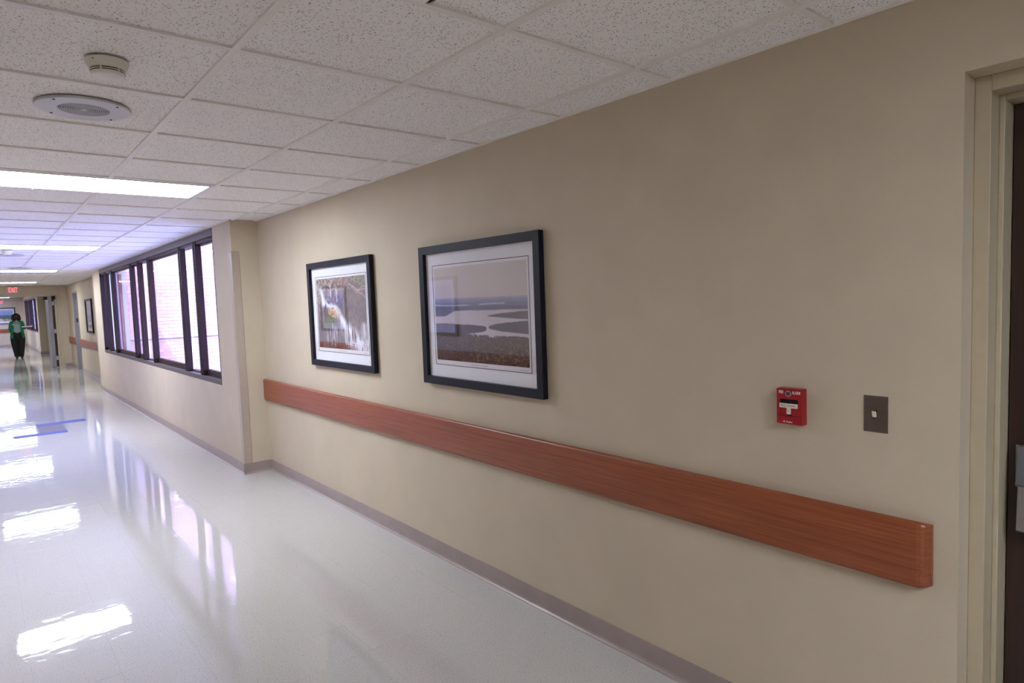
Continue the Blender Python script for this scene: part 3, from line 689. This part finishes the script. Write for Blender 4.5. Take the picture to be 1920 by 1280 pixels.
lk = MB().ring(0.0062, 0.0102, 0, 0.004, (xf, fy(0.475), fz(0.135)), 24, 'x', -1).build('key_lock', 'steel', fa, smooth=True)
MB().lathe([(0.0062, 0), (0.0062, 0.002)], (xf, fy(0.475), fz(0.135)), 20, 'x', -1).build('key_cylinder', 'dark', lk)
MB().box(xf-0.0026, xf-0.002, fy(0.475)-0.0008, fy(0.475)+0.0008, fz(0.135)-0.004, fz(0.135)+0.004).build('keyway', 'steel', lk)
text('lettering', 'FIRE', 0.0150, 'whiteink', fa, (xf-0.0003, fy(0.185), fz(0.105)), (0, -1, 0), width=0.60, bold=0.0001)
text('lettering', 'ALARM', 0.0150, 'whiteink', fa, (xf-0.0003, fy(0.775), fz(0.105)), (0, -1, 0), width=0.60, bold=0.0001)
bx = MB().box(xf-0.0004, xf, fy(0.325), fy(0.275), fz(0.945), fz(0.91)).build('brand_mark', 'whiteink', fa)
text('brand_lettering', 'Simplex', 0.0068, 'whiteink', fa, (xf-0.0003, fy(0.50), fz(0.93)), (0, -1, 0), bold=0.0001)

# ---- light switch
sw = empty('light_switch', (XW, 0.7985, 1.15)); prop(sw, 'dark metal light switch plate with cream toggle between fire alarm and door', 'light switch')
ya, yb, za, zb = 0.763, 0.834, 1.150, 1.265; t = 0.006; b = 0.005
m = MB().add([(XW, ya, za), (XW, yb, za), (XW, yb, zb), (XW, ya, zb), (XW-t, ya+b, za+b), (XW-t, yb-b, za+b), (XW-t, yb-b, zb-b), (XW-t, ya+b, zb-b)],
    [(0,1,2,3),(4,7,6,5),(0,4,5,1),(1,5,6,2),(2,6,7,3),(3,7,4,0)]); m.build('plate', 'steelplate', sw)
cy, cz = (ya+yb)/2, (za+zb)/2
MB().box(XW-t-0.0008, XW-t+0.001, cy-0.006, cy+0.006, cz-0.013, cz+0.013).build('toggle_slot', 'dark', sw)
MB().prism([(XW-t, cz-0.010), (XW-t, cz+0.004), (XW-t-0.006, cz+0.011), (XW-t-0.012, cz+0.012), (XW-t-0.013, cz+0.008), (XW-t-0.009, cz-0.006)], cy-0.0048, cy+0.0048, 'y').build('toggle', 'cream', sw, bevel=0.001)
for z in (cz+0.030, cz-0.030):
    sc_ = MB().lathe([(0.0035, 0), (0.0032, 0.0009)], (XW-t, cy, z), 14, 'x', -1).build('screw', 'steelplate', sw)
    MB().box(XW-t-0.0011, XW-t-0.0008, cy-0.0005, cy+0.0005, z-0.003, z+0.003).build('screw_slot', 'dark', sc_)

# ---- corner guards
def guard(y, sy, label):
    g_ = empty('corner_guard', (XB, y, 0.10)); prop(g_, label, 'corner guard', 'vinyl corner guards')
    # L-section: one leg on the window-wall face, one on the return
    a, b, w, th_ = XB, y, 0.066, 0.006
    m = MB().prism([(a-th_, b-sy*th_), (a-th_, b+sy*w), (a+0.001, b+sy*w), (a+0.001, b-sy*0.0), (a+w, b), (a+w, b-sy*th_)], 0.102, 2.125, 'z')
    m.build('guard_cover', 'guard', g_, bevel=0.002)
    MB().prism([(a-th_-0.001, b-sy*(th_+0.001)), (a-th_-0.001, b+sy*w), (a, b+sy*w), (a, b), (a+w, b), (a+w, b-sy*(th_+0.001))], 2.125, 2.135, 'z').build('guard_cap', 'guard', g_)
guard(YC, 1, 'tall taupe corner guard on the near corner of the window wall')
guard(YE, -1, 'corner guard on the far edge of the window wall, beside the recess')

# ---- ceiling lights
def light(j, label, y=None, z=HC):
    ya_ = Y0+j*S if y is None else y; yb_ = ya_+S; xa_, xb2 = X0-S, X0+S
    l = empty('ceiling_light', (X0, (ya_+yb_)/2, z)); prop(l, label, 'ceiling light', 'recessed fluorescent troffers')
    a = 0.013; f_ = 0.036
    m = MB().box(xa_+a, xb2-a, ya_+a, ya_+f_, z-0.004, z+0.012).box(xa_+a, xb2-a, yb_-f_, yb_-a, z-0.004, z+0.012).box(xa_+a, xa_+f_+0.004, ya_+f_, yb_-f_, z-0.004, z+0.012).box(xb2-f_-0.004, xb2-a, ya_+f_, yb_-f_, z-0.004, z+0.012)
    m.build('lens_frame', 'fix', l, bevel=0.002)
    MB().box(xa_+f_+0.002, xb2-f_-0.002, ya_+f_, yb_-f_, z+0.002, z+0.006).build('lens', 'lens', l)
    MB().box(xa_+a, xb2-a, ya_+a, yb_-a, z+0.03, z+0.045).build('housing', 'fix', l)
    MB().lathe([(0.006, 0), (0.004, 0.005)], (X0-0.35, yb_-0.024, z-0.004), 10, 'z', -1).build('latch', 'fix', l)
light(4, 'bright ceiling light panel nearest the camera, left of the pictures')
light(12, 'second ceiling light panel from the camera, level with the windows')
light(21, 'third ceiling light panel, just past the far end of the windows')
light(30, 'fourth ceiling light panel, just in front of the lit EXIT sign wall')
light(-6, 'added ceiling light panel behind the camera, out of the picture')  # unseen lamp added to brighten the near wall
for y_, lb in ((26.2, 'added ceiling light panel beyond the partition doorway, nearest to it'), (32.6, 'added ceiling light panel beyond the doorway, above the walking person'), (38.2, 'ceiling light panel next to the far end wall')):  # first two are unseen lamps added to light the far stretch
    light(0, lb, y_, HC-0.003)

# ---- smoke detectors, speakers and other ceiling fittings
def detector(x, y, label):
    d = empty('smoke_detector', (x, y, HC)); prop(d, label, 'smoke detector', 'smoke detectors')
    MB().lathe([(0.061, -0.002), (0.063, 0.003), (0.060, 0.010), (0.051, 0.028)], (x, y, HC), 40, 'z', -1).build('base', 'offwhite', d, smooth=True)
    MB().lathe([(0.047, 0.028), (0.047, 0.038)], (x, y, HC), 40, 'z', -1).build('sensing_chamber', 'dark', d)
    MB().ring(0.040, 0.050, 0.0315, 0.034, (x, y, HC), 40, 'z', -1).build('vent_ring', 'offwhite', d)
    MB().lathe([(0.048, 0.037), (0.0485, 0.041), (0.044, 0.047), (0.030, 0.051), (0.006, 0.052)], (x, y, HC), 40, 'z', -1).build('cap', 'white', d, smooth=True)
    MB().lathe([(0.002, 0.0), (0.002, 0.002)], (x-0.045, y-0.043, HC-0.008), 8, 'z', -1).build('indicator', 'dark', d)
    for k in range(6):
        a = k*math.pi/3; MB().box(x+0.049*math.cos(a)-0.002, x+0.049*math.cos(a)+0.002, y+0.049*math.sin(a)-0.002, y+0.049*math.sin(a)+0.002, HC-0.039, HC-0.027).build('rib', 'offwhite', d)
def speaker(x, y, label):
    s_ = empty('ceiling_speaker', (x, y, HC)); prop(s_, label, 'speaker', 'round ceiling speakers')
    MB().ring(0.088, 0.162, -0.004, 0.007, (x, y, HC), 64, 'z', -1).build('rim', 'grille', s_, bevel=0.003)
    MB().lathe([(0.088, 0.0005), (0.088, 0.001)], (x, y, HC), 48, 'z', -1).build('cone', 'dark', s_)
    for k in range(11):
        r_ = 0.010+k*0.0075; MB().ring(r_, r_+0.0045, 0.003, 0.006, (x, y, HC), 40, 'z', -1).build('grille_ring', 'meshgrey', s_)
    for k in range(4):
        a = k*math.pi/2+0.3; MB().tube([(x+0.01*math.cos(a), y+0.01*math.sin(a), HC-0.0035), (x+0.09*math.cos(a), y+0.09*math.sin(a), HC-0.0035)], [0.0015, 0.0015], 6).build('grille_spoke', 'meshgrey', s_)
    MB().lathe([(0.010, 0.003), (0.009, 0.008), (0.004, 0.010)], (x, y, HC), 20, 'z', -1).build('hub', 'white', s_, smooth=True)
    for k in range(4):
        a = k*math.pi/2+0.75; MB().lathe([(0.005, 0.0065), (0.004, 0.009)], (x+0.145*math.cos(a), y+0.145*math.sin(a), HC), 12, 'z', -1).build('screw', 'dark', s_)
detector(0.386, 2.47, 'smoke detector on the near ceiling, in front of the round speaker')
speaker(0.388, 3.075, 'round ceiling speaker between smoke detector and the nearest light panel')
detector(0.36, 10.35, 'farther smoke detector just past the second light panel')
speaker(0.41, 11.15, 'farther round speaker just past the second light panel')
speaker(0.66, 14.30, 'round ceiling speaker at the edge of the third light panel')
# small supply panel at the very top edge of the picture
sp = empty('air_diffuser', (0.86, 1.24, HC)); prop(sp, 'ceiling panel edge with dark gap at the top of the picture', 'air vent')
MB().box(0.702, 1.002, 0.945, 1.528, HC-0.001, HC+0.012).build('panel', 'tile', sp)
MB().box(1.002, 1.016, 0.945, 1.542, HC+0.004, HC+0.02).build('gap', 'dark', sp)
sd = empty('slot_diffuser', (0.66, 15.78, HC)); prop(sd, 'narrow slotted air diffuser just behind the third light panel', 'air vent')
MB().box(0.22, 1.10, 15.73, 15.83, HC-0.012, HC-0.0).build('diffuser_body', 'fix', sd)
for k in range(6): MB().box(0.27+k*0.14, 0.36+k*0.14, 15.755, 15.805, HC-0.0135, HC-0.0115).build('slot', 'dark', sd)

# ---- exit signs
def exit_sign(x, y, z, label, w=0.32, h=0.205):
    e = empty('exit_sign', (x, y, z)); prop(e, label, 'exit sign', 'lit exit signs')
    MB().box(x-w/2, x+w/2, y-0.055, y, z, z+h).build('case', 'exitcase', e, bevel=0.006)
    MB().box(x-w/2+0.012, x+w/2-0.012, y-0.058, y-0.054, z+0.012, z+h-0.012).build('face_plate', 'exitcase', e)
    text('lettering', 'EXIT', 0.200, 'exitglow', e, (x, y-0.0595, z+h/2), (1, 0, 0), width=0.52, bold=0.0, extrude=0.001)
exit_sign(0.862, YP-0.001, 2.205, 'lit red EXIT sign above the partition doorway')
exit_sign(0.98, YEND-0.001, 2.125, 'smaller far EXIT sign seen through the partition doorway', 0.32, 0.21)

# ---- tape and odd tile on the floor
def strip(name, mat, pts, label, cat, group=None, t=0.0009):
    n = len(pts); m = MB(); m.add([(x, y, 0.0002) for x, y in pts]+[(x, y, t) for x, y in pts], [tuple(range(n-1, -1, -1)), tuple(range(n, 2*n))]+[(i, (i+1) % n, n+(i+1) % n, n+i) for i in range(n)])
    c = (sum(p[0] for p in pts)/n, sum(p[1] for p in pts)/n, 0)
    return prop(m.build(name, mat, None, loc=c), label, cat, group)
strip('tape_strip', 'tape', [(0.55, 11.35), (0.86, 11.345), (1.145, 11.35), (1.155, 11.60), (0.86, 11.595), (0.545, 11.59)], 'blue tape strip on the floor, farther of the two', 'tape', 'blue tape strips on the floor')
strip('tape_strip', 'tape', [(0.262, 10.49), (0.56, 10.485), (0.845, 10.49), (0.85, 10.70), (0.56, 10.705), (0.25, 10.70)], 'blue tape strip on the floor, nearer of the two', 'tape', 'blue tape strips on the floor')
strip('floor_patch', 'floor_grey', [(0.548, 10.706), (0.848, 10.706), (0.848, 11.344), (0.548, 11.344)], 'grey patch on the floor between two blue tape strips', 'floor patch', t=0.0007)

# ================================================================== PERSON
def remesh(mb, name, mat, parent, vox, smooth_it=2):
    o = mb.build(name, mat, parent)
    r = o.modifiers.new('remesh', 'REMESH'); r.mode = 'VOXEL'; r.voxel_size = vox; r.use_smooth_shade = True
    if smooth_it:
        s_ = o.modifiers.new('smooth', 'SMOOTH'); s_.iterations = smooth_it; s_.factor = 0.5
    return o
PX, PY = 1.12, 29.8
per = empty('person', (PX, PY, 0)); prop(per, 'person in green cardigan and black trousers walking with papers in hand', 'person')
def Pp(*a): return [Vector((PX+x, PY+y, z)) for x, y, z in a]
b_ = MB()
for s_ in (-1, 1):
    b_.tube(Pp((s_*0.095, 0, 0.86), (s_*0.09, -0.01, 0.50), (s_*0.075, 0.01, 0.28), (s_*0.07, 0.015, 0.08)), [0.085, 0.060, 0.052, 0.036], 14)
    b_.tube(Pp((s_*0.07, 0.03, 0.05), (s_*0.072, -0.05, 0.04), (s_*0.075, -0.14, 0.03)), [0.034, 0.036, 0.022], 12)
b_.tube(Pp((0, 0, 0.82), (0, 0, 0.95), (0, -0.005, 1.10), (0, -0.01, 1.25), (0, 0, 1.36), (0, 0, 1.41)), [(0.17, 0.125), (0.160, 0.125), (0.125, 0.105), (0.130, 0.12), (0.125, 0.085), (0.065, 0.055)], 20)
b_.tube(Pp((0, 0.0, 1.36), (0, -0.012, 1.46), (0, -0.02, 1.50)), [0.056, 0.050, 0.050], 14)
b_.ball((PX, PY-0.028, 1.545), (0.072, 0.092, 0.108), 20)                        # cranium
b_.ball((PX, PY-0.055, 1.488), (0.052, 0.058, 0.055), 16)                        # jaw
b_.tube(Pp((0, -0.118, 1.545), (0, -0.134, 1.510), (0, -0.120, 1.500)), [0.009, 0.014, 0.010], 8)   # nose
for s_ in (-1, 1): b_.ball((PX+s_*0.073, PY-0.02, 1.53), (0.010, 0.020, 0.030), 10)
RA = Pp((-0.135, 0, 1.35), (-0.180, 0.01, 1.22), (-0.205, 0.03, 1.07), (-0.180, -0.05, 0.97), (-0.130, -0.135, 0.90))
LA = Pp((0.135, 0, 1.35), (0.180, 0.01, 1.22), (0.195, 0.02, 1.09), (0.215, -0.09, 1.09), (0.245, -0.185, 1.105))
AR = [0.055, 0.046, 0.041, 0.035, 0.026]
b_.tube(RA, AR, 12); b_.tube(LA, AR, 12)
# hands: palm, four fingers, thumb
b_.tube(Pp((-0.135, -0.135, 0.90), (-0.115, -0.155, 0.875), (-0.095, -0.170, 0.850)), [(0.022, 0.028), (0.018, 0.038), (0.014, 0.038)], 12)
for k, ln in enumerate((0.060, 0.070, 0.066, 0.052)):
    ox = -0.030+k*0.019; b_.tube(Pp((-0.100+ox*0.5, -0.172+ox*0.5, 0.852), (-0.085+ox*0.5, -0.180+ox*0.5, 0.852-ln*0.5), (-0.072+ox*0.5, -0.168+ox*0.5, 0.852-ln)), [0.009, 0.0085, 0.007], 8)
b_.tube(Pp((-0.125, -0.160, 0.885), (-0.095, -0.190, 0.880), (-0.075, -0.200, 0.860)), [0.012, 0.010, 0.008], 8)
b_.tube(Pp((0.245, -0.185, 1.105), (0.258, -0.22, 1.115), (0.268, -0.25, 1.118)), [(0.028, 0.020), (0.038, 0.015), (0.038, 0.013)], 12)
for k, ln in enumerate((0.058, 0.070, 0.068, 0.054)):
    ox = -0.028+k*0.019; b_.tube(Pp((0.268+ox, -0.25, 1.117), (0.272+ox*1.1, -0.25-ln*0.6, 1.116), (0.274+ox*1.1, -0.25-ln, 1.122)), [0.009, 0.0085, 0.007], 8)
b_.tube(Pp((0.228, -0.20, 1.108), (0.212, -0.228, 1.110), (0.206, -0.262, 1.112)), [0.012, 0.010, 0.008], 8)
body = remesh(b_, 'body', 'skin', per, 0.0065, 1)
for s_ in (-1, 1):
    ey = MB().ball((PX+s_*0.029, PY-0.112, 1.548), (0.011, 0.007, 0.006), 10).build('eye', 'white', body)
    MB().ball((PX+s_*0.029, PY-0.1175, 1.548), (0.005, 0.003, 0.005), 8).build('iris', 'dark', body)
MB().ball((PX, PY-0.112, 1.478), (0.022, 0.007, 0.006), 10).build('mouth', 'reddark', body)
t_ = MB()
t_.tube(Pp((0, 0.0, 1.00), (0, 0.0, 0.90), (0, 0.0, 0.78), (0, 0.0, 0.70)), [(0.150, 0.13), (0.195, 0.145), (0.222, 0.155), (0.19, 0.13)], 20)
for s_ in (-1, 1): t_.tube(Pp((s_*0.108, 0, 0.82), (s_*0.106, -0.005, 0.60), (s_*0.092, 0, 0.40), (s_*0.078, 0.01, 0.20), (s_*0.070, 0.012, 0.055)), [(0.115, 0.125), (0.110, 0.112), (0.096, 0.098), (0.080, 0.086), (0.066, 0.080)], 18)
remesh(t_, 'trousers', 'trouser', per, 0.009, 3)
sh_ = MB(); sh_.tube(Pp((0, 0, 0.94), (0, -0.012, 1.02), (0, -0.022, 1.12), (0, -0.030, 1.24), (0, -0.012, 1.33), (0, 0, 1.39)), [(0.14, 0.14), (0.14, 0.135), (0.130, 0.125), (0.135, 0.135), (0.10, 0.100), (0.060, 0.062)], 20)
remesh(sh_, 'blouse', 'blouse', per, 0.009, 2)
cg = MB()
for s_ in (-1, 1): cg.tube(Pp((s_*0.085, 0.02, 1.40), (s_*0.110, 0.01, 1.33), (s_*0.122, 0.0, 1.20), (s_*0.132, 0.0, 1.05), (s_*0.150, 0.0, 0.90), (s_*0.172, 0.0, 0.74)), [(0.040, 0.07), (0.050, 0.100), (0.052, 0.128), (0.050, 0.135), (0.054, 0.145), (0.058, 0.145)], 16)
cg.tube(Pp((0, 0.07, 1.40), (0, 0.065, 1.25), (0, 0.06, 1.05), (0, 0.065, 0.76)), [(0.10, 0.05), (0.13, 0.07), (0.13, 0.08), (0.18, 0.085)], 16)
cg.tube(RA[:4]+[RA[3].lerp(RA[4], 0.75)], [0.060, 0.054, 0.050, 0.044, 0.036], 14); cg.tube(LA[:4]+[LA[3].lerp(LA[4], 0.75)], [0.060, 0.054, 0.050, 0.044, 0.036], 14)
remesh(cg, 'cardigan', 'green', per, 0.009, 2)
hr = MB(); hr.ball((PX, PY-0.005, 1.565), (0.096, 0.105, 0.098), 20)
for s_ in (-1, 1): hr.tube(Pp((s_*0.070, 0.0, 1.60), (s_*0.088, -0.01, 1.52), (s_*0.098, -0.03, 1.44), (s_*0.090, -0.05, 1.385)), [0.044, 0.048, 0.050, 0.026], 12)
hr.tube(Pp((0, 0.06, 1.60), (0, 0.085, 1.50), (0, 0.085, 1.38)), [(0.085, 0.04), (0.105, 0.04), (0.095, 0.03)], 14)
hr.tube(Pp((-0.06, -0.085, 1.615), (0, -0.108, 1.618), (0.06, -0.085, 1.615)), [0.030, 0.030, 0.030], 10)
remesh(hr, 'hair', 'hair', per, 0.008, 2)
for s_ in (-1, 1):
    sh = MB(); sh.tube(Pp((s_*0.072, 0.055, 0.045), (s_*0.074, 0.0, 0.045), (s_*0.076, -0.08, 0.038), (s_*0.078, -0.150, 0.028), (s_*0.078, -0.175, 0.024)), [(0.036, 0.040), (0.042, 0.044), (0.045, 0.036), (0.040, 0.026), (0.020, 0.018)], 14)
    for i_, v_ in enumerate(sh.v): sh.v[i_] = (v_[0], v_[1], max(v_[2], 0.002))
    sh.build('shoe', 'shoe', per, smooth=True)
MB().box(PX-0.145, PX-0.075, PY-0.142, PY-0.136, 1.235, 1.262).build('name_badge', 'white', per)
tr = empty('paper_tray', (PX+0.29, PY-0.27, 1.125)); prop(tr, 'white tray of papers held out by the person in green', 'tray')
MB().box(PX+0.13, PX+0.43, PY-0.44, PY-0.232, 1.138, 1.146).box(PX+0.13, PX+0.43, PY-0.445, PY-0.438, 1.146, 1.173).box(PX+0.13, PX+0.137, PY-0.44, PY-0.232, 1.146, 1.173).box(PX+0.423, PX+0.43, PY-0.44, PY-0.232, 1.146, 1.173).build('tray_body', 'paper', tr, bevel=0.002)
MB().box(PX+0.17, PX+0.40, PY-0.43, PY-0.24, 1.147, 1.158).build('paper_stack', 'paper', tr)
MB().tube([(PX+0.30, PY-0.30, 1.166), (PX+0.46, PY-0.33, 1.190)], [0.009, 0.007], 8).build('rolled_paper', 'white', tr)
